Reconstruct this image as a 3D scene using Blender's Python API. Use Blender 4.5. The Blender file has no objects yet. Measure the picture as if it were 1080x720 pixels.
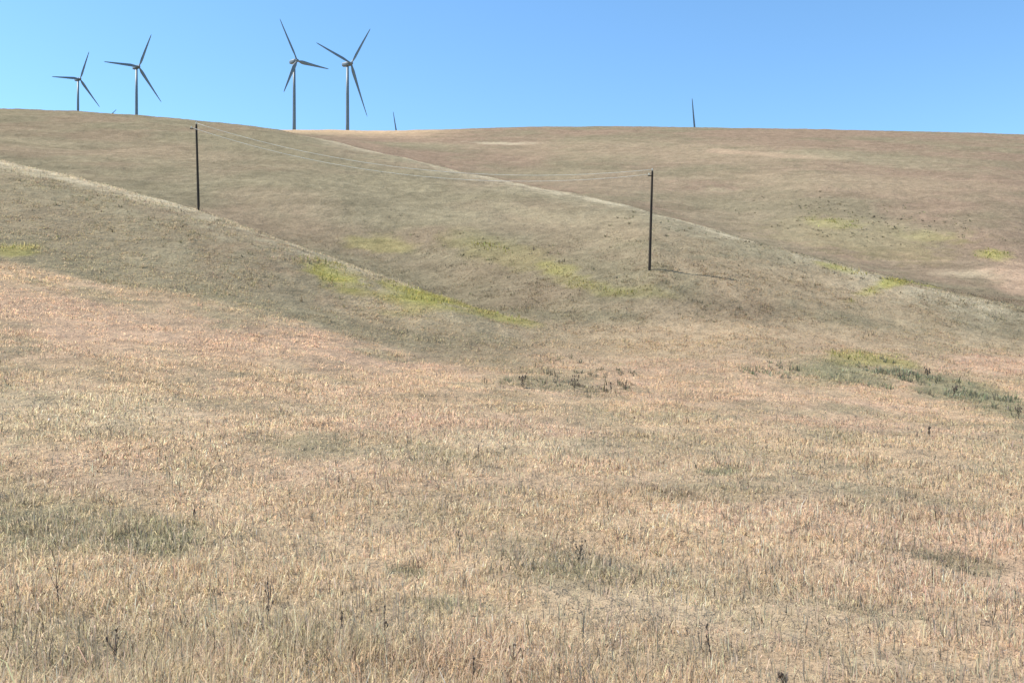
import bpy, math, random
import numpy as np
from mathutils import Vector, Matrix

random.seed(4)
rng = np.random.default_rng(11)
scn = bpy.context.scene
C = scn.collection

# ------------------------------------------------------------------ camera, sky, sun, exposure
F, CX, HY = 935.0, 540.0, 400.0            # focal length and horizon in photograph pixels (1080 x 720)
cam = bpy.data.cameras.new('camera')
cam.sensor_width = 36.0
cam.lens = F / 1080.0 * 36.0
cam.shift_y = (HY - 360.0) / 1080.0
cam.clip_start, cam.clip_end = 0.1, 20000.0
camo = bpy.data.objects.new('camera', cam)
camo.location = (0, 0, 0)
camo.rotation_euler = (math.radians(90), 0, 0)
C.objects.link(camo)
scn.camera = camo

SUN_EL, SUN_AHEAD = math.radians(53), math.radians(6)
sun_vec = Vector((-math.cos(SUN_AHEAD) * math.cos(SUN_EL), math.sin(SUN_AHEAD) * math.cos(SUN_EL), math.sin(SUN_EL)))
w = bpy.data.worlds.new('World')
scn.world = w
w.use_nodes = True
nt = w.node_tree
nt.nodes.clear()
sky = nt.nodes.new('ShaderNodeTexSky')
sky.sky_type = 'NISHITA'
sky.sun_disc = False
sky.sun_elevation = SUN_EL
sky.sun_rotation = math.atan2(sun_vec.x, sun_vec.y)
sky.altitude = 300
sky.air_density = 1.0
sky.dust_density = 0.1
sky.ozone_density = 1.3
bg = nt.nodes.new('ShaderNodeBackground')
bg.inputs['Strength'].default_value = 0.142
hsv = nt.nodes.new('ShaderNodeHueSaturation')
hsv.inputs['Hue'].default_value = 0.5
hsv.inputs['Saturation'].default_value = 1.10
hsv.inputs['Value'].default_value = 1.0
wo = nt.nodes.new('ShaderNodeOutputWorld')
nt.links.new(sky.outputs[0], hsv.inputs['Color'])
tint = nt.nodes.new('ShaderNodeVectorMath')
tint.operation = 'MULTIPLY'
tint.inputs[1].default_value = (0.92, 1.09, 1.13)
nt.links.new(hsv.outputs[0], tint.inputs[0])
nt.links.new(tint.outputs[0], bg.inputs['Color'])
nt.links.new(bg.outputs[0], wo.inputs['Surface'])

sl = bpy.data.lights.new('sun', 'SUN')
sl.energy = 4.9
sl.angle = math.radians(0.5)
sl.color = (1.0, 0.93, 0.83)
so = bpy.data.objects.new('sun', sl)
so.rotation_euler = (-sun_vec).to_track_quat('-Z', 'Y').to_euler()
so.location = (-60, 20, 90)
C.objects.link(so)

scn.view_settings.view_transform = 'Standard'
scn.view_settings.look = 'None'
scn.view_settings.gamma = 1.0
scn.view_settings.exposure = 0.58
scn.view_settings.use_curve_mapping = False

# ------------------------------------------------------------------ helpers
def tag(o, label=None, cat=None, group=None, kind=None):
    if label: o['label'] = label
    if cat: o['category'] = cat
    if group: o['group'] = group
    if kind: o['kind'] = kind
    return o

def empty(name, loc, rotz=0.0):
    o = bpy.data.objects.new(name, None)
    o.empty_display_size = 0.5
    o.location = loc
    o.rotation_euler = (0, 0, rotz)
    C.objects.link(o)
    return o

def np_mesh(name, verts, loops, starts, totals, mat, parent=None, col=None, smooth=False):
    me = bpy.data.meshes.new(name)
    me.vertices.add(len(verts))
    me.vertices.foreach_set('co', np.ascontiguousarray(verts, dtype=np.float32).ravel())
    me.loops.add(len(loops))
    me.loops.foreach_set('vertex_index', np.ascontiguousarray(loops, dtype=np.int32))
    me.polygons.add(len(starts))
    me.polygons.foreach_set('loop_start', np.ascontiguousarray(starts, dtype=np.int32))
    me.polygons.foreach_set('loop_total', np.ascontiguousarray(totals, dtype=np.int32))
    if smooth:
        me.polygons.foreach_set('use_smooth', np.ones(len(starts), dtype=bool))
    me.update(calc_edges=True)
    if col is not None:
        a = me.attributes.new('col', 'FLOAT_COLOR', 'POINT')
        c4 = np.ones((len(verts), 4), dtype=np.float32)
        c4[:, :3] = col
        a.data.foreach_set('color', c4.ravel())
    me.materials.append(mat)
    o = bpy.data.objects.new(name, me)
    C.objects.link(o)
    if parent: o.parent = parent
    return o

class MB:
    """collects rings / tubes into one mesh"""
    def __init__(s):
        s.v, s.f = [], []
    def rings(s, rings, cap=True):
        b = len(s.v)
        n = len(rings[0])
        for r in rings: s.v += [tuple(p) for p in r]
        for i in range(len(rings) - 1):
            for k in range(n):
                a, c = b + i * n + k, b + i * n + (k + 1) % n
                s.f.append((a, c, c + n, a + n))
        if cap:
            s.f.append(tuple(b + k for k in range(n))[::-1])
            s.f.append(tuple(b + (len(rings) - 1) * n + k for k in range(n)))
    def tube(s, pts, radii, n=8):
        pts = [Vector(p) for p in pts]
        if not hasattr(radii, '__len__'): radii = [radii] * len(pts)
        rr = []
        for i, p in enumerate(pts):
            d = (pts[min(i + 1, len(pts) - 1)] - pts[max(i - 1, 0)]).normalized()
            u = d.cross(Vector((0, 1, 0)) if abs(d.y) < 0.9 else Vector((1, 0, 0))).normalized()
            v = d.cross(u)
            rr.append([p + (u * math.cos(2 * math.pi * k / n) + v * math.sin(2 * math.pi * k / n)) * radii[i] for k in range(n)])
        s.rings(rr)
    def build(s, name, mat, parent=None, smooth=True):
        me = bpy.data.meshes.new(name)
        me.from_pydata(s.v, [], s.f)
        for p in me.polygons: p.use_smooth = smooth
        me.materials.append(mat)
        o = bpy.data.objects.new(name, me)
        C.objects.link(o)
        if parent: o.parent = parent
        return o

def hash2(ix, iy, seed):
    h = (ix.astype(np.int64) * 374761393 + iy.astype(np.int64) * 668265263 + seed * 974634541) & 0xFFFFFFFF
    h = ((h ^ (h >> 13)) * 1274126177) & 0xFFFFFFFF
    h = (h ^ (h >> 16)) & 0xFFFFFF
    return h / float(0xFFFFFF)

def vnoise(x, y, seed=0):
    ix, iy = np.floor(x), np.floor(y)
    fx, fy = x - ix, y - iy
    fx = fx * fx * fx * (fx * (fx * 6 - 15) + 10)
    fy = fy * fy * fy * (fy * (fy * 6 - 15) + 10)
    ix, iy = ix.astype(np.int64), iy.astype(np.int64)
    a, b = hash2(ix, iy, seed), hash2(ix + 1, iy, seed)
    c, d = hash2(ix, iy + 1, seed), hash2(ix + 1, iy + 1, seed)
    return (a * (1 - fx) + b * fx) * (1 - fy) + (c * (1 - fx) + d * fx) * fy

def fbm(x, y, seed=0, octv=4):
    """about -1 .. 1"""
    t, a, n = 0, 1.0, 0
    ca, sa = math.cos(0.6), math.sin(0.6)
    for k in range(octv):
        t = t + a * (vnoise(x, y, seed + k * 17) * 2 - 1)
        n += a
        a *= 0.55
        x, y = (x * ca - y * sa) * 2.03 + 5.1, (x * sa + y * ca) * 2.03 + 1.7
    return t / n * 1.5

def sstep(a, b, x):
    t = np.clip((x - a) / (b - a), 0, 1)
    return t * t * (3 - 2 * t)

# ------------------------------------------------------------------ the lie of the land
def pchip(xk, yk, x):
    xk, yk, x = (np.asarray(q, float) for q in (xk, yk, x))
    h = np.diff(xk)
    d = np.diff(yk) / h
    m = np.zeros_like(yk)
    for i in range(1, len(xk) - 1):
        if d[i - 1] * d[i] > 0:
            w1, w2 = 2 * h[i] + h[i - 1], h[i] + 2 * h[i - 1]
            m[i] = (w1 + w2) / (w1 / d[i - 1] + w2 / d[i])
    m[0], m[-1] = d[0], d[-1]
    i = np.clip(np.searchsorted(xk, x) - 1, 0, len(xk) - 2)
    t = (x - xk[i]) / h[i]
    t = np.clip(t, 0, 1)
    return ((2*t**3 - 3*t**2 + 1) * yk[i] + (t**3 - 2*t**2 + t) * h[i] * m[i]
            + (-2*t**3 + 3*t**2) * yk[i + 1] + (t**3 - t**2) * h[i] * m[i + 1])

# bearing key -> (distance, slope key) of the successive folds of the hillside
# D foot of the spur, C crest of the near spur, c hollow behind it, M flank, A crest of the long ridge, a hollow, B far hill, S its skyline, E, G, H ground behind
COLS = [
 # x      8    14   25   45    D          C           c           M           A           a           B           S           E    G    H
 (-300, 720, 560, 430, 315, (70, 235), (140, 130), (170, 145), (220, 127), (330, 112), (420, 118), (480, 122), (560, 130), 146, 156, 300),
 (   0, 720, 590, 468, 362, (70, 278), (124, 171), (148, 186), (210, 150), (330, 114.5), (400, 120), (470, 124), (560, 128), 146, 156, 300),
 ( 120, 720, 593, 475, 378, (70, 304), (117, 198), (138, 208), (200, 165), (320, 120), (390, 125), (460, 128), (560, 131), 147, 157, 300),
 ( 209, 720, 596, 480, 391, (70, 318), (111, 222), (128, 229), (190, 175), (315, 127.5), (390, 131), (460, 134), (560, 136), 150, 160, 300),
 ( 270, 720, 598, 485, 398, (70, 330), (106, 243), (122, 249), (180, 185), (310, 133.5), (390, 136), (460, 138), (560, 137), 154, 175, 300),
 ( 330, 720, 600, 489, 406, (70, 346), (101, 265), (115, 270), (170, 195), (295, 145), (350, 147.5), (440, 143), (560, 137), 158, 185, 300),
 ( 410, 720, 602, 493, 416, (70, 364), ( 95, 294), (107, 298), (155, 220), (258, 163), (310, 167), (420, 150), (560, 138), 163, 197, 300),
 ( 480, 720, 603, 496, 422, (70, 376), ( 91, 317), (101, 319), (140, 240), (230, 180), (280, 185), (400, 157), (560, 136), 175, 210, 310),
 ( 560, 720, 604, 499, 429, (70, 382), ( 88, 340), ( 97, 325), (130, 255), (200, 197), (245, 202), (380, 163), (560, 134), 190, 225, 320),
 ( 640, 720, 606, 502, 434, (72, 380), ( 88, 346), ( 96, 318), (120, 266), (176, 211), (215, 215), (360, 165), (560, 133.5), 205, 245, 330),
 ( 700, 720, 607, 504, 437, (73, 378), ( 88, 346), ( 95, 318), (105, 284), (157, 228), (195, 231), (350, 168), (560, 134), 205, 245, 330),
 ( 780, 720, 608, 506, 441, (74, 376), ( 89, 344), ( 95, 324), (105, 294), (141, 250), (175, 252), (330, 172), (560, 135), 205, 245, 330),
 ( 860, 720, 609, 508, 445, (75, 376), ( 90, 348), ( 95, 334), (104, 312), (128, 272), (155, 273), (300, 180), (560, 136.5), 205, 245, 330),
 ( 940, 720, 610, 510, 448, (76, 380), ( 90, 354), ( 95, 342), (103, 325), (119, 293), (142, 293), (280, 190), (560, 138), 205, 245, 330),
 (1080, 720, 612, 514, 452, (77, 390), ( 92, 364), ( 97, 352), (102, 342), (110, 325), (130, 319), (250, 205), (560, 142), 205, 245, 330),
 (1400, 720, 615, 520, 460, (78, 404), ( 93, 384), ( 97, 378), (103, 368), (112, 352), (130, 345), (260, 232), (560, 156), 210, 250, 330),
]
kx = [c[0] for c in COLS]
TX = np.arange(-300, 1401, 2.0)
TL = np.linspace(math.log(2.5), math.log(2600), 1300)
def key(fn): return pchip(kx, [fn(c) for c in COLS], TX)
NY = [np.full_like(TX, q) for q in (2.5, 5.0, 8.0, 14.0, 25.0, 45.0)] + [key(lambda c, i=i: c[i][0]) for i in range(5, 13)] + [np.full_like(TX, q) for q in (900., 1300., 2600.)]
Ny = [np.full_like(TX, HY + F * 1.75 / 2.5), np.full_like(TX, HY + F * 2.25 / 5.0)] + [key(lambda c, i=i: c[i]) for i in range(1, 5)] + [key(lambda c, i=i: c[i][1]) for i in range(5, 13)] + [key(lambda c, i=i: c[i]) for i in range(13, 16)]
NY, Ny = np.array(NY), np.array(Ny)
TS = np.array([pchip(np.log(NY[:, j]), (HY - Ny[:, j]) / F, TL) for j in range(len(TX))])
ker = np.exp(-0.5 * (np.arange(-9, 10) / 3.0) ** 2); ker /= ker.sum()
pad = np.pad(TS, ((0, 0), (9, 9)), mode='edge')
TS = sum(ker[k] * pad[:, k:k + TS.shape[1]] for k in range(19))
pad = np.pad(TS, ((9, 9), (0, 0)), mode='edge')
TS = sum(ker[k] * pad[k:k + TS.shape[0], :] for k in range(19))
LD, LC, LA, LS = (NY[i] for i in (6, 7, 10, 13))

def bearing(X, Y): return np.clip(CX + F * X / np.maximum(Y, 2.5), -299.9, 1399.9)

def base_z(X, Y):
    X, Y = np.asarray(X, float), np.asarray(Y, float)
    Yc = np.clip(Y, 2.5, 2599.0)
    i = (bearing(X, Yc) + 300) / 2.0
    j = (np.log(Yc) - TL[0]) / (TL[1] - TL[0])
    i0, j0 = np.clip(i.astype(int), 0, len(TX) - 2), np.clip(j.astype(int), 0, len(TL) - 2)
    a, b = i - i0, j - j0
    s = (TS[i0, j0] * (1 - a) + TS[i0 + 1, j0] * a) * (1 - b) + (TS[i0, j0 + 1] * (1 - a) + TS[i0 + 1, j0 + 1] * a) * b
    return s * Yc

def ground_z(X, Y):
    X, Y = np.asarray(X, float), np.asarray(Y, float)
    far = sstep(60, 200, Y)
    z = base_z(X, Y)
    z = z + 0.075 * fbm(X / 1.3, Y / 1.3, 3, 3) + 0.14 * fbm(X / 6.0, Y / 6.0, 7, 3) * sstep(4, 15, Y)
    z = z + far * (0.30 * fbm(X / 14, Y / 14, 21, 4))
    return z

def pix(x, y):
    """the point of the hillside seen in the photograph at x, y (first crossing)"""
    Y = np.exp(np.linspace(math.log(4), math.log(1500), 6000))
    X = (x - CX) / F * Y
    s = (HY - y) / F
    hit = np.nonzero(base_z(X, Y) / Y >= s)[0]
    k = hit[0] if len(hit) else int(np.argmax(base_z(X, Y) / Y))
    return np.array([X[k], Y[k]])

# ------------------------------------------------------------------ where the grass is tan, pink, grey-green, straw or mustard
TAN   = np.array((0.488, 0.355, 0.224))
PINK  = np.array((0.488, 0.340, 0.228))
STRAW = np.array((0.500, 0.410, 0.270))
GREY  = np.array((0.320, 0.270, 0.170))
OLIVE = np.array((0.282, 0.238, 0.152))
BROWN = np.array((0.312, 0.244, 0.158))
GREEN = np.array((0.235, 0.220, 0.130))
MUST  = np.array((0.335, 0.305, 0.095))
PALE  = np.array((0.520, 0.440, 0.300))

class Patch:
    def __init__(s, x, y, rx, ry, colour, k, rot=0.0):
        s.c = pix(x, y)
        c, n = math.cos(math.radians(rot)), math.sin(math.radians(rot))
        ux = (pix(x + rx * c, y + rx * n) - pix(x - rx * c, y - rx * n)) / 2
        uy = pix(x - ry * n, y + ry * c) - s.c
        s.inv = np.linalg.inv(np.array([ux, uy]).T + 1e-9 * np.eye(2))
        s.col, s.k = colour, k
    def w(s, X, Y, rag):
        d = np.stack([X - s.c[0], Y - s.c[1]], -1) @ s.inv.T
        r = np.sqrt((d ** 2).sum(-1)) + 0.55 * rag
        return s.k * (1 - sstep(0.45, 1.25, r))

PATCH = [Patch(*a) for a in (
    # pink and straw swathes of the pasture
    (110, 340, 230, 26, PINK, .75, 8), (330, 375, 140, 16, PINK, .6, 12), (560, 470, 120, 18, STRAW, .45, 3),
    (120, 500, 70, 20, PINK, .6, 0), (330, 495, 100, 14, PINK, .5, 4), (470, 610, 110, 24, TAN, .8, 6), (700, 560, 200, 18, TAN, .8, 5),
    (960, 615, 170, 22, PINK, .7, 9), (90, 430, 150, 22, STRAW, .5, 2), (510, 690, 90, 22, PINK, .7, 0), (230, 700, 50, 14, PINK, .6, 0),
    (1000, 560, 110, 20, PINK, .35, 5), (760, 640, 200, 30, STRAW, .35, 5), (1010, 545, 60, 18, BROWN, .3, 0),
    # grey green swathes
    (105, 558, 100, 28, GREEN, .62, 4), (90, 566, 60, 14, OLIVE, .6, 4), (170, 580, 40, 12, GREEN, .6, 0), (440, 480, 150, 16, GREY, .7, 5), (760, 520, 90, 16, OLIVE, .6, 6), (765, 500, 34, 6, GREEN, .8, 0),
    (590, 595, 90, 24, OLIVE, .72, 10), (610, 600, 50, 10, GREEN, .5, 6), (430, 597, 24, 6, GREEN, .7, 0), (480, 640, 50, 10, GREEN, .5, 3), (1000, 590, 80, 12, OLIVE, .75, 12),
    (870, 520, 150, 24, OLIVE, .35, 3), (300, 690, 200, 18, OLIVE, .4, 0), (60, 680, 90, 30, OLIVE, .4, 0), (900, 640, 70, 10, OLIVE, .5, 8), (930, 690, 90, 16, OLIVE, .4, 8),
    (120, 460, 50, 8, GREY, .5, 0), (300, 430, 110, 10, GREY, .5, 4), (700, 470, 120, 16, GREY, .5, 3),
    # weed bed
    (592, 405, 75, 10, OLIVE, .8, 2), (570, 390, 40, 4, OLIVE, .6, 2),
    # swale on the right
    (890, 393, 80, 13, GREEN, .75, 5), (1010, 412, 95, 15, GREEN, .8, 17), (915, 379, 60, 8, MUST, .5, 6), (830, 376, 60, 5, OLIVE, .5, 3),
    (1050, 386, 60, 13, PINK, 1, 4), (1060, 290, 34, 14, PINK, .6, 0), (1085, 300, 30, 12, PINK, .6, 0),
    (760, 350, 160, 14, TAN, .35, 3), (700, 325, 160, 10, BROWN, .6, 3), (860, 305, 170, 30, TAN, .42, 10), (720, 255, 70, 16, TAN, .2, 12),  # middle TAN patch painted lighter to offset shade on slope facing from sun
    # mustard green spots
    (352, 291, 44, 20, MUST, .9, 20), (448, 310, 50, 18, MUST, .9, 14), (525, 334, 50, 6, MUST, .6, 14), (15, 264, 28, 9, MUST, .6, 0),
    (530, 266, 64, 18, MUST, .22, 15), (610, 297, 46, 9, MUST, .28, 12), (670, 307, 44, 6, MUST, .2, 3), (400, 258, 40, 9, MUST, .35, 5), (590, 285, 30, 8, MUST, .4, 12),
    (950, 296, 44, 5, MUST, .85, 8), (885, 283, 30, 4, MUST, .6, 14), (878, 235, 34, 6, MUST, .55, 6), (900, 250, 110, 20, MUST, .22, 6), (790, 240, 70, 14, OLIVE, .4, 10), (980, 250, 40, 6, MUST, .25, 6), (1045, 268, 22, 6, MUST, .6, 0),
    (900, 245, 90, 20, OLIVE, .5, 4), (820, 270, 50, 10, OLIVE, .3, 12),
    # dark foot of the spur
    (330, 330, 120, 7, OLIVE, .3, 14), (410, 330, 110, 16, TAN, .32, 12), (60, 230, 120, 30, BROWN, .4, 12),  # TAN patch painted lighter to offset shade on the spur nose
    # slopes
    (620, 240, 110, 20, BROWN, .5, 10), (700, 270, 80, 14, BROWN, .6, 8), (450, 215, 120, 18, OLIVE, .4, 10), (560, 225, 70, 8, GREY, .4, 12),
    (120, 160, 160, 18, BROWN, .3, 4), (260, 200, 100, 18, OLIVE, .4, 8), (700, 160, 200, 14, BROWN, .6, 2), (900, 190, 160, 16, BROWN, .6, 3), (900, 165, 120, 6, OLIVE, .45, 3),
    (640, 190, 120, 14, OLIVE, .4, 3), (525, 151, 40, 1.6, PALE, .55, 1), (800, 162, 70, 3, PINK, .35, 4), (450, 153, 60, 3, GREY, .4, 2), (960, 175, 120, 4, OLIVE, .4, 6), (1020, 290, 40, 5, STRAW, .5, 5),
)]

def crest(X, Y, line, near, behind):
    q = Y / np.interp(bearing(X, Y), TX, line)
    return np.where(q < 1, np.exp(-((1 - q) / near) ** 2), np.exp(-((q - 1) / behind) ** 2)), q

def field(X, Y):
    b = bearing(X, Y)
    n1 = fbm(X / 9, Y / 9, 31, 4)
    n2 = fbm(X / 2.2, Y / 2.2, 41, 3)
    n3 = fbm(X / 40, Y / 40, 51, 4)
    n4 = fbm(X / 0.7, Y / 0.7, 61, 2)
    rag = 0.6 * n1 + 0.5 * n2
    pal = lambda a, c, t: a[None, :] * (1 - t[:, None]) + c[None, :] * t[:, None]
    lerp = lambda a, c, t: a * (1 - t[:, None]) + c * t[:, None]
    f_ = pal(TAN, PINK, np.clip(0.32 + 0.9 * n1 + 0.3 * n2, 0, 1))
    f_ = lerp(f_, GREY[None, :], np.clip(0.22 + 0.7 * fbm(X / 5 + 9, Y / 5, 71, 4), 0, .8))
    c_ = pal(GREY, BROWN, np.clip(0.45 + 0.9 * n1 + .3 * n3, 0, 1))
    c_ = lerp(c_, OLIVE[None, :], np.clip(0.25 + 0.9 * n2 + .4 * n1, 0, .7))
    c_ = lerp(c_, (TAN * .5 + BROWN * .5)[None, :], .6 * sstep(480, 620, b))
    a_ = pal(GREY, OLIVE, np.clip(0.45 + 0.8 * n1 + 0.5 * n3, 0, 1))
    a_ = lerp(a_, np.array((.325, .245, .162))[None, :], np.clip(0.25 + 0.9 * fbm(X / 22 + 3, Y / 22, 81, 3), 0, .8))
    b_ = pal(np.array((.330, .240, .165)), OLIVE, np.clip(0.40 + 0.9 * n3 + 0.3 * n1, 0, .9))
    lD, lC, lA = (np.interp(b, TX, q) for q in (LD, LC, LA))
    Yr = Y * (1 + 0.02 * n1)
    foot = lD * (1.0 + 0.10 * sstep(430, 700, b))
    wide = sstep(400, 560, b)
    ft = np.clip((Yr * (1 + .05 * wide * n2) / foot - (.98 - .30 * wide)) / (.05 + .45 * wide), 0, 1)
    ft = ft * ft * (3 - 2 * ft)
    col = lerp(f_, c_, ft)
    col = lerp(col, a_, sstep(1.0, 1.06, Yr / lC))
    col = lerp(col, b_, sstep(1.0, 1.06, Yr / lA))
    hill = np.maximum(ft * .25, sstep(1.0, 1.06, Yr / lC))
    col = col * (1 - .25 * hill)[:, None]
    w1 = .45 * crest(X, Y, LA, 0.13, 0.03)[0] + .55 * crest(X, Y, LA, 0.045, 0.025)[0]  # pale bands paint the look of backlit grass along the long ridge
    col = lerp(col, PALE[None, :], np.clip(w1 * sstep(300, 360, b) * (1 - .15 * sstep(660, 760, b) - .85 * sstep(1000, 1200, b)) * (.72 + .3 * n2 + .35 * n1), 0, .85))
    w2, q = crest(X, Y, LC, 0.08, 0.03)  # backlit grass on the near spur crest, painted as a pale band
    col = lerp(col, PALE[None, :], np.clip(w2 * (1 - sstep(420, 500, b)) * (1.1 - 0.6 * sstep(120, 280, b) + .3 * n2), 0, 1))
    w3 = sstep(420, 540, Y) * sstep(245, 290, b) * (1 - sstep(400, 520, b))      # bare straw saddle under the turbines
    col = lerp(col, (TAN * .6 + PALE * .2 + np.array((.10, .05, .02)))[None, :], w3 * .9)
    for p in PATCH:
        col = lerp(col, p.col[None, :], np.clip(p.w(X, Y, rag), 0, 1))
    zz = base_z(X, Y)
    terr = fbm(X / 26 + 3 * n3, zz / 1.1 + .8 * n1, 111, 3) * sstep(70, 160, Y)
    return col * (1 + 0.10 * n2 + 0.07 * n4 + 0.09 * terr)[:, None]

# ------------------------------------------------------------------ materials
def new_mat(name):
    m = bpy.data.materials.new(name)
    m.use_nodes = True
    n = m.node_tree.nodes
    return m, n, m.node_tree.links, n['Principled BSDF']

def ground_material():
    m, n, l, p = new_mat('hillside soil and thatch')
    at = n.new('ShaderNodeAttribute'); at.attribute_name = 'col'
    geo = n.new('ShaderNodeNewGeometry')
    def noise(scale, det, rough=0.6):
        t = n.new('ShaderNodeTexNoise'); t.inputs['Scale'].default_value = scale
        t.inputs['Detail'].default_value = det; t.inputs['Roughness'].default_value = rough
        l.new(geo.outputs['Position'], t.inputs['Vector']); return t
    def mul(colsock, fac, lo, hi):
        mr = n.new('ShaderNodeMapRange'); mr.inputs['From Min'].default_value = .3; mr.inputs['From Max'].default_value = .7
        mr.inputs['To Min'].default_value = lo; mr.inputs['To Max'].default_value = hi
        l.new(fac, mr.inputs['Value'])
        mx = n.new('ShaderNodeVectorMath'); mx.operation = 'SCALE'
        l.new(colsock, mx.inputs[0]); l.new(mr.outputs[0], mx.inputs['Scale']); return mx.outputs[0]
    a, b, c = noise(0.55, 6, .65), noise(3.0, 5, .7), noise(0.12, 5, .6)
    s = mul(at.outputs['Color'], a.outputs['Fac'], .82, 1.16)
    s = mul(s, b.outputs['Fac'], .80, 1.18)
    s = mul(s, c.outputs['Fac'], .90, 1.10)
    l.new(s, p.inputs['Base Color'])
    p.inputs['Roughness'].default_value = 1.0
    p.inputs['Specular IOR Level'].default_value = 0.0
    bp = n.new('ShaderNodeBump'); bp.inputs['Strength'].default_value = .7; bp.inputs['Distance'].default_value = .25
    l.new(b.outputs['Fac'], bp.inputs['Height'])
    bp2 = n.new('ShaderNodeBump'); bp2.inputs['Strength'].default_value = .6; bp2.inputs['Distance'].default_value = 1.0
    l.new(a.outputs['Fac'], bp2.inputs['Height']); l.new(bp.outputs[0], bp2.inputs['Normal'])
    l.new(bp2.outputs[0], p.inputs['Normal'])
    return m

def blade_material(name):
    m, n, l, p = new_mat(name)
    at = n.new('ShaderNodeAttribute'); at.attribute_name = 'col'
    l.new(at.outputs['Color'], p.inputs['Base Color'])
    p.inputs['Roughness'].default_value = .75
    p.inputs['Specular IOR Level'].default_value = .15
    ge = n.new('ShaderNodeNewGeometry')
    ma = n.new('ShaderNodeVectorMath'); ma.operation = 'MULTIPLY_ADD'
    ma.inputs[1].default_value = (.3, .3, .3); ma.inputs[2].default_value = (0, 0, .7)
    no = n.new('ShaderNodeVectorMath'); no.operation = 'NORMALIZE'
    l.new(ge.outputs['Normal'], ma.inputs[0]); l.new(ma.outputs[0], no.inputs[0]); l.new(no.outputs[0], p.inputs['Normal'])
    tr = n.new('ShaderNodeBsdfTranslucent'); l.new(at.outputs['Color'], tr.inputs['Color'])
    mx = n.new('ShaderNodeMixShader'); mx.inputs[0].default_value = .52
    out = n['Material Output']
    l.new(p.outputs[0], mx.inputs[1]); l.new(tr.outputs[0], mx.inputs[2]); l.new(mx.outputs[0], out.inputs['Surface'])
    return m

def noisy_material(name, c0, c1, scale, rough, stretch=(1, 1, 1), metal=0.0):
    m, n, l, p = new_mat(name)
    tc = n.new('ShaderNodeTexCoord'); mp = n.new('ShaderNodeMapping'); mp.inputs['Scale'].default_value = stretch
    t = n.new('ShaderNodeTexNoise'); t.inputs['Scale'].default_value = scale; t.inputs['Detail'].default_value = 5
    r = n.new('ShaderNodeValToRGB'); r.color_ramp.elements[0].position = .35; r.color_ramp.elements[1].position = .65
    r.color_ramp.elements[0].color = (*c0, 1); r.color_ramp.elements[1].color = (*c1, 1)
    l.new(tc.outputs['Object'], mp.inputs[0]); l.new(mp.outputs[0], t.inputs['Vector']); l.new(t.outputs['Fac'], r.inputs[0]); l.new(r.outputs[0], p.inputs['Base Color'])
    p.inputs['Roughness'].default_value = rough; p.inputs['Metallic'].default_value = metal
    bp = n.new('ShaderNodeBump'); bp.inputs['Strength'].default_value = .3; bp.inputs['Distance'].default_value = .02
    l.new(t.outputs['Fac'], bp.inputs['Height']); l.new(bp.outputs[0], p.inputs['Normal'])
    return m

M_GROUND = ground_material()
M_BLADE = blade_material('dry grass blade')
M_TOWER = noisy_material('shade-darkened turbine paint', (.12, .155, .18), (.145, .18, .205), .15, .5)  # base colour darkened to stand in for the turbines' backlit shade
M_WOOD = noisy_material('creosoted pole timber', (.022, .015, .010), (.050, .034, .022), 6, .9, (1, 1, .08))
M_WIRE = noisy_material('weathered aluminium wire', (.70, .68, .62), (.76, .74, .68), 3, .55)
M_PORC = noisy_material('pale porcelain', (.62, .60, .54), (.70, .68, .62), 8, .35)
M_STALK = noisy_material('dead weed stalk', (.11, .08, .055), (.19, .14, .10), 30, .9)
M_HEAD = noisy_material('dried seed head', (.07, .05, .037), (.13, .095, .068), 60, .95)
M_LEAF = noisy_material('dull weed leaf', (.13, .125, .08), (.20, .18, .12), 40, .8)

# ------------------------------------------------------------------ hillside
rowsY = np.concatenate([np.linspace(-45, 2.4, 24), np.exp(np.linspace(math.log(2.6), math.log(2500), 900))])
U = np.linspace(-.95, .95, 720)
GX = U[None, :] * (np.maximum(rowsY, 0)[:, None] + 14.0)
GY = np.repeat(rowsY[:, None], len(U), 1)
gx, gy = GX.ravel(), GY.ravel()
gz = ground_z(gx, gy)
nr, nc = GX.shape
ii = (np.arange(nr - 1)[:, None] * nc + np.arange(nc - 1)[None, :]).ravel()
quads = np.stack([ii, ii + 1, ii + nc + 1, ii + nc], 1)
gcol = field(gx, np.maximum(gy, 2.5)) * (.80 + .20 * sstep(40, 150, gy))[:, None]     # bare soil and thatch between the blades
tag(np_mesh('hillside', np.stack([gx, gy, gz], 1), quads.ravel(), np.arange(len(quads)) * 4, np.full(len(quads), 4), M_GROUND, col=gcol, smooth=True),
    'dry rolling hillside of tan and grey-green pasture', 'hillside', kind='structure')

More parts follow.
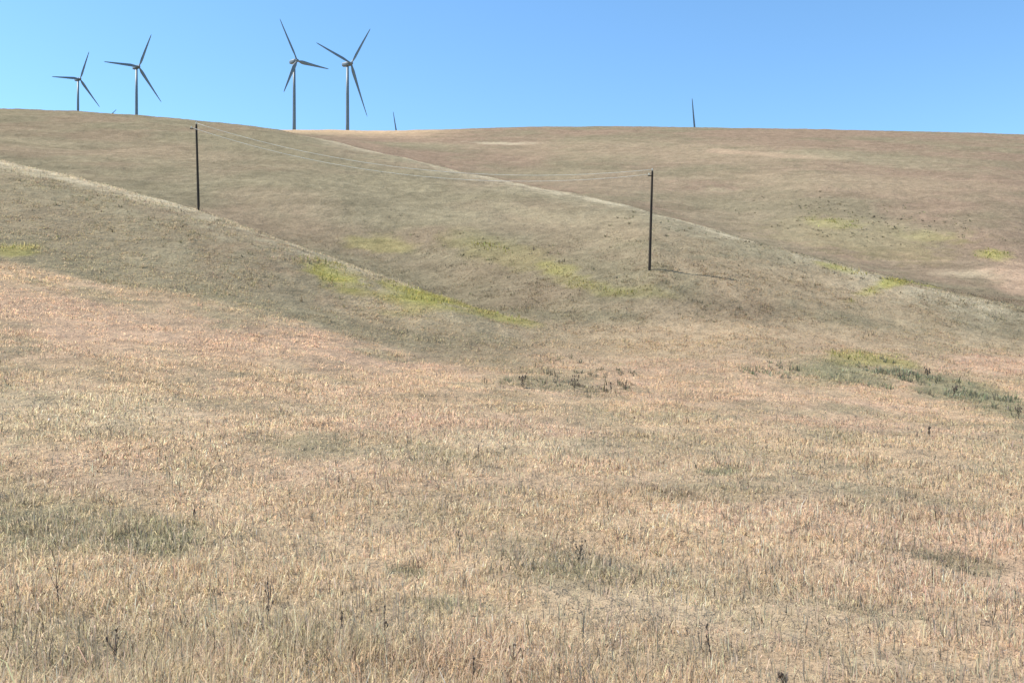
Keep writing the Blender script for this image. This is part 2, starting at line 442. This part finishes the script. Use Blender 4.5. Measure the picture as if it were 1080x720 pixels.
# ------------------------------------------------------------------ grass
def blades(X, Y, h, wd, lean, az, col, name, mat=M_BLADE, parent=None, sink=.03, curl=.45):
    n = len(X)
    Z = ground_z(X, Y) - sink
    ca, sa = np.cos(az), np.sin(az)
    fa = az + math.pi / 2 + rng.normal(0, .7, n)
    wx, wy = np.cos(fa) * wd / 2, np.sin(fa) * wd / 2
    v = np.zeros((n, 5, 3), np.float32)
    l1 = h * np.sin(lean * (1 - curl)) * .55; z1 = h * np.cos(lean * (1 - curl)) * .55
    l2 = l1 + h * np.sin(np.minimum(lean * (1 + curl), 2.0)) * .45; z2 = z1 + h * np.cos(np.minimum(lean * (1 + curl), 2.0)) * .45
    for k, (ox, sw) in enumerate(((0, -1), (0, 1), (1, 1), (1, -1))):
        L, Zz, t = (l1, z1, .8) if ox else (0 * h, 0 * h, 1)
        v[:, k, 0] = X + ca * L + sw * wx * t; v[:, k, 1] = Y + sa * L + sw * wy * t; v[:, k, 2] = Z + Zz
    v[:, 4, 0] = X + ca * l2; v[:, 4, 1] = Y + sa * l2; v[:, 4, 2] = Z + z2
    idx = (np.arange(n) * 5)[:, None]
    loops = np.concatenate([idx + np.array([0, 1, 2, 3]), idx + np.array([3, 2, 4])], 1).ravel()
    tot = np.tile([4, 3], n)
    st = np.concatenate([[0], np.cumsum(tot)[:-1]])
    return np_mesh(name, v.reshape(-1, 3), loops, st, tot, mat, parent, col=np.repeat(col, 5, 0))

def scatter(n, y0, y1, p, b0=-170, b1=1250):
    """bearing-limited scatter, thinning with distance"""
    u = rng.random(n)
    Y = (y0 ** p + u * (y1 ** p - y0 ** p)) ** (1 / p)
    X = (rng.uniform(b0, b1, n) - CX) / F * Y
    return X, Y

def clumped(n, per, y0, y1, p, spread):
    X, Y = scatter(n // per, y0, y1, p)
    X, Y = np.repeat(X, per), np.repeat(Y, per)
    a, r = rng.uniform(0, 2 * math.pi, len(X)), np.sqrt(rng.random(len(X))) * spread * (.5 + Y / 40)
    return X + np.cos(a) * r, Y + np.sin(a) * r, a

def jitter(col, Y, amt=.26, straw=.12, dark=.09):
    n = len(col)
    near = 1 - sstep(15, 70, Y)
    straw, dark, amt = straw * near, dark * near, amt * (.35 + .65 * near)
    c = col * np.exp(rng.normal(0, 1, n) * amt)[:, None] * (1 + rng.normal(0, .05, (n, 3)))
    s = rng.random(n)
    c[s < straw] = np.array((.66, .54, .39)) * rng.uniform(.8, 1.1, ((s < straw).sum(), 1))
    d = s > 1 - dark
    c[d] = np.array((.13, .095, .065)) * rng.uniform(.6, 1.4, (d.sum(), 1))
    return np.clip(c, .01, .85)

Xa, Ya = scatter(480000, 5.5, 135, .45)
Xb, Yb, ab = clumped(420000, 14, 5.5, 110, .4, .10)
Xc, Yc = scatter(90000, 115, 345, .8)
bd = rng.uniform(-150, 520, 16000); be = rng.uniform(290, 1100, 22000)                        # grass standing up along the spur crests
Yd = np.concatenate([np.interp(bd, TX, LC) * (1 + rng.normal(0, .022, len(bd))), np.interp(be, TX, LA) * (1 + rng.normal(0, .016, len(be)))])
Xd = (np.concatenate([bd, be]) - CX) / F * Yd
flow = 2 * math.pi * fbm(Xa / 1.6, Ya / 1.6, 121, 2) + 1.0                                       # wind-laid mats
X = np.concatenate([Xa, Xb, Xc, Xd]); Y = np.concatenate([Ya, Yb, Yc, Yd])
az = np.concatenate([np.where(rng.random(len(Xa)) < .65, flow + rng.normal(0, .45, len(Xa)), rng.uniform(0, 2 * math.pi, len(Xa))), ab, rng.uniform(0, 2 * math.pi, len(Xc) + len(Xd))])
n = len(X)
thick = fbm(X / 3.0, Y / 3.0, 91, 3)
keep = rng.random(n) < np.clip(.8 + .5 * thick, .25, 1)
X, Y, az, thick = X[keep], Y[keep], az[keep], thick[keep]
n = len(X)
h = rng.gamma(6, 1 / 6, n) * .145 * (1 + .6 * thick) * (1 + .35 * fbm(X / .8, Y / .8, 95, 2)) * (1 + .25 * sstep(20, 90, Y)) * (1 - .5 * sstep(100, 150, Y))
lean = np.abs(rng.normal(.85, .6, n))
wd = (.0040 + .00055 * Y) * rng.uniform(.6, 1.4, n)
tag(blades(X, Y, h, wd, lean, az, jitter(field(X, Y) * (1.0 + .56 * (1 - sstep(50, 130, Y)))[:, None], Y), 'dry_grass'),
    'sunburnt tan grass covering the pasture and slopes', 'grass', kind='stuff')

Xs, Ys, az = clumped(26000, 4, 5.5, 45, .4, .12)
n = len(Xs)
tall = np.array((.60, .50, .35)) * rng.uniform(.55, 1.15, n)[:, None] * (1 + rng.normal(0, .05, (n, 3)))
tag(blades(Xs, Ys, rng.gamma(7, 1 / 7, n) * .24, (.005 + .0006 * Ys) * rng.uniform(.7, 1.2, n), np.abs(rng.normal(.7, .45, n)), az + rng.normal(0, .5, n), np.clip(tall, .02, .8), 'straw_stalks', curl=.75),
    'longer bleached straw stalks bending over the nearer grass', 'straw', kind='stuff')

# ------------------------------------------------------------------ mustard-green growth and weed beds
def bed(name, spots, dens, hgt, colour, label, cat, amt=.3, wmul=1.0, lean0=.3, per=1, spread=.12):
    XX, YY = [], []
    for (x, y, rx, ry, rot) in spots:
        p = Patch(x, y, rx, ry, GREEN, 1.0, rot)
        fr = np.linalg.inv(p.inv)
        area = abs(np.linalg.det(fr)) * math.pi
        m = int(min(dens * area, 26000))
        a, r = rng.uniform(0, 2 * math.pi, m), np.sqrt(rng.random(m)) * 1.1
        P = np.stack([np.cos(a) * r, np.sin(a) * r], 1) @ fr.T + p.c
        k = (1.5 * fbm(P[:, 0] / 2.6, P[:, 1] / 2.6, 5, 3) + .35 - 1.3 * np.maximum(r - .45, 0)) > rng.random(m) * .9
        XX.append(P[k, 0]); YY.append(P[k, 1])
    X, Y = np.concatenate(XX), np.concatenate(YY)
    size = np.repeat(rng.uniform(.5, 1.25, len(X)), per)
    az = rng.uniform(0, 2 * math.pi, len(X) * per)
    tone = np.repeat(np.exp(rng.normal(0, amt, len(X))), per)
    X, Y = np.repeat(X, per), np.repeat(Y, per)
    if per > 1:
        X, Y = X + np.cos(az) * spread * rng.random(len(az)), Y + np.sin(az) * spread * rng.random(len(az))
    n = len(X)
    col = np.array(colour) * tone[:, None] * (1 + rng.normal(0, .08, (n, 3)))
    h = rng.gamma(6, 1 / 6, n) * hgt * size
    wd = (.012 + .00075 * Y) * rng.uniform(.7, 1.4, n) * wmul
    tag(blades(X, Y, h, wd, np.abs(rng.normal(lean0, .3, n)), az, np.clip(col, .01, .8), name), label, cat, kind='stuff')

bed('mustard_growth', [(352, 291, 44, 20, 20), (448, 311, 48, 17, 14), (525, 334, 46, 6, 14), (15, 264, 26, 8, 0), (612, 300, 36, 6, 12), (670, 307, 34, 4, 3), (520, 262, 26, 6, 15),
     (950, 296, 40, 4, 8), (885, 283, 28, 3, 14), (878, 235, 30, 5, 6), (1045, 268, 20, 5, 0), (915, 379, 55, 6, 6)],
    7, .36, (.35, .325, .10), 'yellow-green mustard growth in patches along the slope hollows', 'ground cover')
bed('green_weeds', [(880, 394, 90, 12, 4), (1005, 411, 95, 15, 17), (1075, 428, 40, 14, 20)], 4.2, .34, (.275, .265, .165),
    'dull green weed bed filling the swale at right', 'weeds', wmul=.9, lean0=.5, per=7, spread=.18)
bed('dark_weeds', [(595, 406, 70, 9, 2), (570, 391, 50, 6, 2), (765, 499, 30, 5, 0), (600, 400, 100, 20, 3)], 1.7, .34, (.215, .19, .125),
    'dark low weed bed in the middle of the tan pasture', 'weeds', wmul=.8, lean0=.5, per=8, spread=.2)
bed('sage_weeds', [(100, 563, 75, 16, 4), (172, 578, 36, 10, 0), (590, 594, 60, 12, 10), (430, 597, 20, 5, 0), (480, 642, 36, 8, 0), (1000, 588, 60, 8, 12)], 26, .17, (.26, .225, .15),
    'low grey-green weeds among the nearer tan grass', 'weeds', wmul=.5, lean0=.7, per=9, spread=.10)
bed('bunch_grass', [(520, 265, 190, 34, 14), (800, 265, 200, 30, 12), (900, 230, 160, 26, 6), (650, 310, 170, 22, 6), (180, 245, 190, 40, 14), (330, 320, 120, 14, 14)],
    .28, .30, (.245, .215, .135), 'scattered darker bunches of coarse grass on the hill faces', 'bunch grass', wmul=1.0, lean0=.6, per=7, spread=.3)

# ------------------------------------------------------------------ single dead weeds
def weed(x, y, px, label, style):
    X, Y = pix(x, y)
    Z = float(ground_z(X, Y)) - .03
    H = px / F * Y
    t = tag(empty('dead_weed', (X, Y, Z)), label, 'weed', 'dead weeds standing in the pasture')
    r0 = max(.0062, .00034 * Y)
    r = random.Random(int(x * 7 + y))
    st, hd = MB(), []
    def blob(p, a, b, on_stem=False):
        rings = []
        for q, rr in ((-1, .15), (-.5, .85), (0, 1), (.5, .75), (1, .1)):
            rings.append([(p[0] + math.cos(k * math.pi / 3) * a * rr * r.uniform(.8, 1.2), p[1] + math.sin(k * math.pi / 3) * a * rr * r.uniform(.8, 1.2), p[2] + q * b) for k in range(6)])
        if on_stem: st.rings(rings)
        else: hd.append(rings)
    bx, by = r.uniform(-.12, .12) * H, r.uniform(-.1, .1) * H
    stem = [(bx * q + r.uniform(-.012, .012) * H, by * q, H * q) for q in (0, .25, .5, .75, 1)]
    st.tube(stem, [r0 * 1.2, r0 * 1.1, r0, r0 * .8, r0 * .6], 5)
    tips = [stem[-1]]
    nb = {'stalk': 3, 'forked': 4, 'bushy': 9, 'ball': 3}[style]
    for k in range(nb):
        q = r.uniform(.3, .85) if style != 'forked' else r.uniform(.15, .5)
        i = int(q * 4); f_ = q * 4 - i
        a0 = Vector(stem[i]).lerp(Vector(stem[i + 1]), f_)
        an = r.uniform(0, 2 * math.pi)
        ln = H * {'stalk': r.uniform(.08, .2), 'forked': r.uniform(.35, .6), 'bushy': r.uniform(.3, .55), 'ball': .2}[style]
        sp = {'stalk': .5, 'forked': .75, 'bushy': .8, 'ball': .6}[style]
        d = Vector((math.cos(an) * sp, math.sin(an) * sp * .6, 1)).normalized()
        p1, p2 = a0 + d * ln * .5 + Vector((0, 0, -.03 * ln)), a0 + d * ln + Vector((0, 0, .05 * ln))
        st.tube([a0, p1, p2], [r0 * .7, r0 * .6, r0 * .45], 4)
        tips.append(tuple(p2))
    for p in tips:
        s = {'stalk': 1.7, 'forked': 1.5, 'bushy': 2.0, 'ball': 3.2}[style]
        blob(p, r0 * s, r0 * s * r.uniform(1.3, 2.4))
    if style in ('stalk', 'bushy'):
        for k in range(7 if style == 'stalk' else 12):
            q = r.uniform(.3, .98); i = min(3, int(q * 4)); p = Vector(stem[i]).lerp(Vector(stem[i + 1]), q * 4 - i)
            blob((p.x + r.uniform(-1, 1) * r0 * 1.5, p.y, p.z), r0 * 1.1, r0 * 1.6, True)
    st.build('stem', M_STALK, t)
    for rg in hd:
        m = MB(); m.rings(rg); m.build('seed_head', M_HEAD, t)
    if style == 'bushy':
        lf = MB()
        for k in range(26):
            an, q = r.uniform(0, 2 * math.pi), r.uniform(.1, .8)
            p = Vector((bx * q + math.cos(an) * H * .08, by * q + math.sin(an) * H * .08, H * q))
            d = Vector((math.cos(an), math.sin(an), r.uniform(-.1, .8))).normalized() * H * r.uniform(.12, .24)
            s_ = Vector((-math.sin(an), math.cos(an), 0)) * H * .035
            n_ = d.cross(s_).normalized() * .004
            lf.rings([[p + n_, p - n_, p - n_ * .9], [p + d * .5 + s_, p + d * .5 - s_, p + d * .5 - n_], [p + d + n_, p + d - n_, p + d - n_ * .9]])
        lf.build('leaves', M_LEAF, t)

for a in (
    (286, 674, 62, 'tall thin dead stalk in the pale tuft left of centre near the lower edge', 'stalk'),
    (406, 675, 42, 'straight dead stalk with a knobbly head in pinkish grass at lower centre-left', 'stalk'),
    (360, 667, 26, 'short leaning dead stalk beside a curved straw stem', 'stalk'),
    (62, 642, 44, 'forked pale-brown dead weed in front of the dark grass hollow at left', 'forked'),
    (122, 700, 40, 'forked dead weed in the bottom left corner grass', 'forked'),
    (498, 716, 36, 'dark knobbly dead stalk at the bottom edge in pink grass', 'stalk'),
    (612, 592, 22, 'dark bushy weed at the top of the grey-green patch right of centre', 'bushy'),
    (540, 704, 30, 'bent forked weed beside the pinkish patch near the bottom middle', 'forked'),
    (750, 690, 40, 'thin dead stalk right of centre near the bottom edge', 'stalk'),
    (826, 717, 13, 'low bushy weed on the bottom edge at right', 'bushy'),
    (980, 462, 10, 'lone small dark round seed head in the tan grass at right', 'ball'),
    (504, 482, 14, 'short dark stalk alone in the middle of the tan pasture', 'stalk'),
    (117, 466, 16, 'slim dark stalk standing in the straw grass at left', 'forked'),
    (358, 512, 18, 'dark stalk in the pinkish grass left of centre', 'stalk'),
    (485, 582, 26, 'thin dark stalk at the left edge of the grey-green patch', 'stalk'),
    (606, 412, 14, 'darkest tall weed within the dark weed bed in mid pasture', 'bushy'),
    (552, 410, 13, 'dark weed at the left end of the dark weed bed', 'bushy'),
    (645, 412, 10, 'thin dark weed at the right end of the dark weed bed', 'stalk'),
    (978, 400, 9, 'tall grey weed rising from the green weed bed at right', 'bushy'),
    (1006, 418, 9, 'dark bushy weed on the lower edge of the green weed bed', 'bushy'),
    (1074, 440, 11, 'dark bushy weed at the right edge of the frame in the green swale', 'bushy'),
    (205, 542, 8, 'small dark seed head above the dark grass hollow at left', 'ball'),
): weed(*a)

# ------------------------------------------------------------------ poles and wires
def pole(x, y, Y, toppx, topx, label, arm_px, ins):
    X = (x - CX) / F * Y
    Z = float(ground_z(X, Y))
    top = Vector(((topx - CX) / F * Y, Y, (HY - toppx) / F * Y))
    t = tag(empty('utility_pole', (X, Y, Z)), label, 'utility pole', 'wooden poles carrying a power line')
    d = top - Vector((X, Y, Z))
    m = MB()
    qs = (-.04, 0, .25, .5, .75, .985, 1)
    m.tube([d * q for q in qs], [.17, .17, .16, .148, .138, .128, .09], 12)
    m.build('shaft', M_WOOD, t)
    b = MB()
    hx = d.x * .93 + X; az = d.z * .945
    for s in (-1,):
        b.rings([[(d.x * .945 + s * q, dy, az + dz) for dy, dz in ((-.23, -.05), (-.13, -.05), (-.13, .05), (-.23, .05))] for q in (-.1, arm_px)])
    b.build('bracket', M_WOOD, t, smooth=False)
    pts = []
    for (ox, oz) in ins:
        i = MB()
        c = d + Vector((ox, -.18 if oz < -.2 else 0, oz))
        prof = ((.03, -.14), (.075, -.12), (.045, -.05), (.09, -.02), (.05, .04), (.085, .07), (.03, .14))
        i.rings([[(c.x + math.cos(k * math.pi / 5) * r_, c.y + math.sin(k * math.pi / 5) * r_, c.z + h_) for k in range(10)] for r_, h_ in prof])
        i.build('insulator', M_PORC, t)
        pts.append(Vector((X, Y, Z)) + c)
    return pts

pa = pole(209.5, 224, 113.0, 131, 207, 'dark wooden utility pole standing behind the crest of the near spur', .75, ((-.55, -.48), (0.0, .13)))
pb = pole(685, 281, 105.0, 180, 688, 'dark wooden utility pole on the brown slope right of centre', .55, ((-.42, -.48), (0.0, .13)))

def wire(a, b, sag, label):
    m = MB()
    m.tube([a.lerp(b, q / 48) - Vector((0, 0, 4 * sag * (q / 48) * (1 - q / 48))) for q in range(49)], .019, 6)
    tag(m.build('overhead_wire', M_WIRE), label, 'wire', 'wires between the two poles')
wire(pa[0], pb[0], 3.1, 'lower sagging pale wire strung between the two wooden poles')
wire(pa[1], pb[1], 2.9, 'upper sagging pale wire strung between the two wooden poles')

# ------------------------------------------------------------------ wind turbines
def turbine(hx, hy, Y, R, yaw_deg, ang, label):
    """hub seen at hx, hy; yaw_deg = how far the rotor is turned from the viewer"""
    hub = Vector(((hx - CX) / F * Y, Y, (HY - hy) / F * Y))
    yaw = math.radians(yaw_deg)
    ax = Vector((math.sin(yaw), -math.cos(yaw), 0))          # rotor axis, from nacelle towards the rotor
    e1 = Vector((math.cos(yaw), math.sin(yaw), 0))           # across the rotor
    tx = hub - ax * 4.6
    Z = float(ground_z(tx.x, tx.y))
    t = tag(empty('wind_turbine', (tx.x, tx.y, Z)), label, 'wind turbine', 'wind turbines on the ridge')
    o = Vector((tx.x, tx.y, Z))
    H = hub.z - Z
    b = MB()
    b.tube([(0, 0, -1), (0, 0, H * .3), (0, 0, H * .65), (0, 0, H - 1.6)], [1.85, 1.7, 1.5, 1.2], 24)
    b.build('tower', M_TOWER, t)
    n_ = MB()
    side_v = Vector((-ax.y, ax.x, 0))
    def sec(p, wd, lo, hi):
        return [p + side_v * wd * sx * cx_ + Vector((0, 0, z)) for sx, cx_, z in ((-1, 1, lo * .6), (-1, .8, lo), (1, .8, lo), (1, 1, lo * .6), (1, 1, hi * .6), (1, .8, hi), (-1, .8, hi), (-1, 1, hi * .6))]
    ctr = Vector((0, 0, H))
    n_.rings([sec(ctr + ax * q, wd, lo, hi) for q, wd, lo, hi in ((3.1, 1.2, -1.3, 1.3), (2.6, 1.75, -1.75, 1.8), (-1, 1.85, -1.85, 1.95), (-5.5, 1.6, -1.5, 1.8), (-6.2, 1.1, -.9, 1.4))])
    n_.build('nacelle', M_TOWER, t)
    h_ = MB()
    hc = ctr + ax * 4.6
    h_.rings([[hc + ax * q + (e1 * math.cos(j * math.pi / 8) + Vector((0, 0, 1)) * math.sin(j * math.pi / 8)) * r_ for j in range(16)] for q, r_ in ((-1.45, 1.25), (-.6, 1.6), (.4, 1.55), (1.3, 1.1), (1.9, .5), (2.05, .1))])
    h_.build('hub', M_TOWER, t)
    for q in range(3):
        a = math.radians(ang + 120 * q)
        rd = e1 * math.cos(a) + Vector((0, 0, 1)) * math.sin(a)
        tg = ax.cross(rd).normalized()
        bl = MB()
        rr = []
        for f_, ch, th, tw in ((.02, 1.7, 1.7, 80), (.06, 1.9, 1.6, 60), (.14, 3.3, .95, 26), (.22, 3.5, .75, 18), (.4, 2.8, .5, 10), (.6, 2.1, .36, 6), (.8, 1.5, .25, 3), (.95, .95, .15, 1), (1, .2, .05, 0)):
            tw_ = math.radians(tw)
            cd = tg * math.cos(tw_) + ax * math.sin(tw_)
            nd = ax * math.cos(tw_) - tg * math.sin(tw_)
            p = hc + rd * (R * f_) + ax * (1.2 * f_ ** 2)
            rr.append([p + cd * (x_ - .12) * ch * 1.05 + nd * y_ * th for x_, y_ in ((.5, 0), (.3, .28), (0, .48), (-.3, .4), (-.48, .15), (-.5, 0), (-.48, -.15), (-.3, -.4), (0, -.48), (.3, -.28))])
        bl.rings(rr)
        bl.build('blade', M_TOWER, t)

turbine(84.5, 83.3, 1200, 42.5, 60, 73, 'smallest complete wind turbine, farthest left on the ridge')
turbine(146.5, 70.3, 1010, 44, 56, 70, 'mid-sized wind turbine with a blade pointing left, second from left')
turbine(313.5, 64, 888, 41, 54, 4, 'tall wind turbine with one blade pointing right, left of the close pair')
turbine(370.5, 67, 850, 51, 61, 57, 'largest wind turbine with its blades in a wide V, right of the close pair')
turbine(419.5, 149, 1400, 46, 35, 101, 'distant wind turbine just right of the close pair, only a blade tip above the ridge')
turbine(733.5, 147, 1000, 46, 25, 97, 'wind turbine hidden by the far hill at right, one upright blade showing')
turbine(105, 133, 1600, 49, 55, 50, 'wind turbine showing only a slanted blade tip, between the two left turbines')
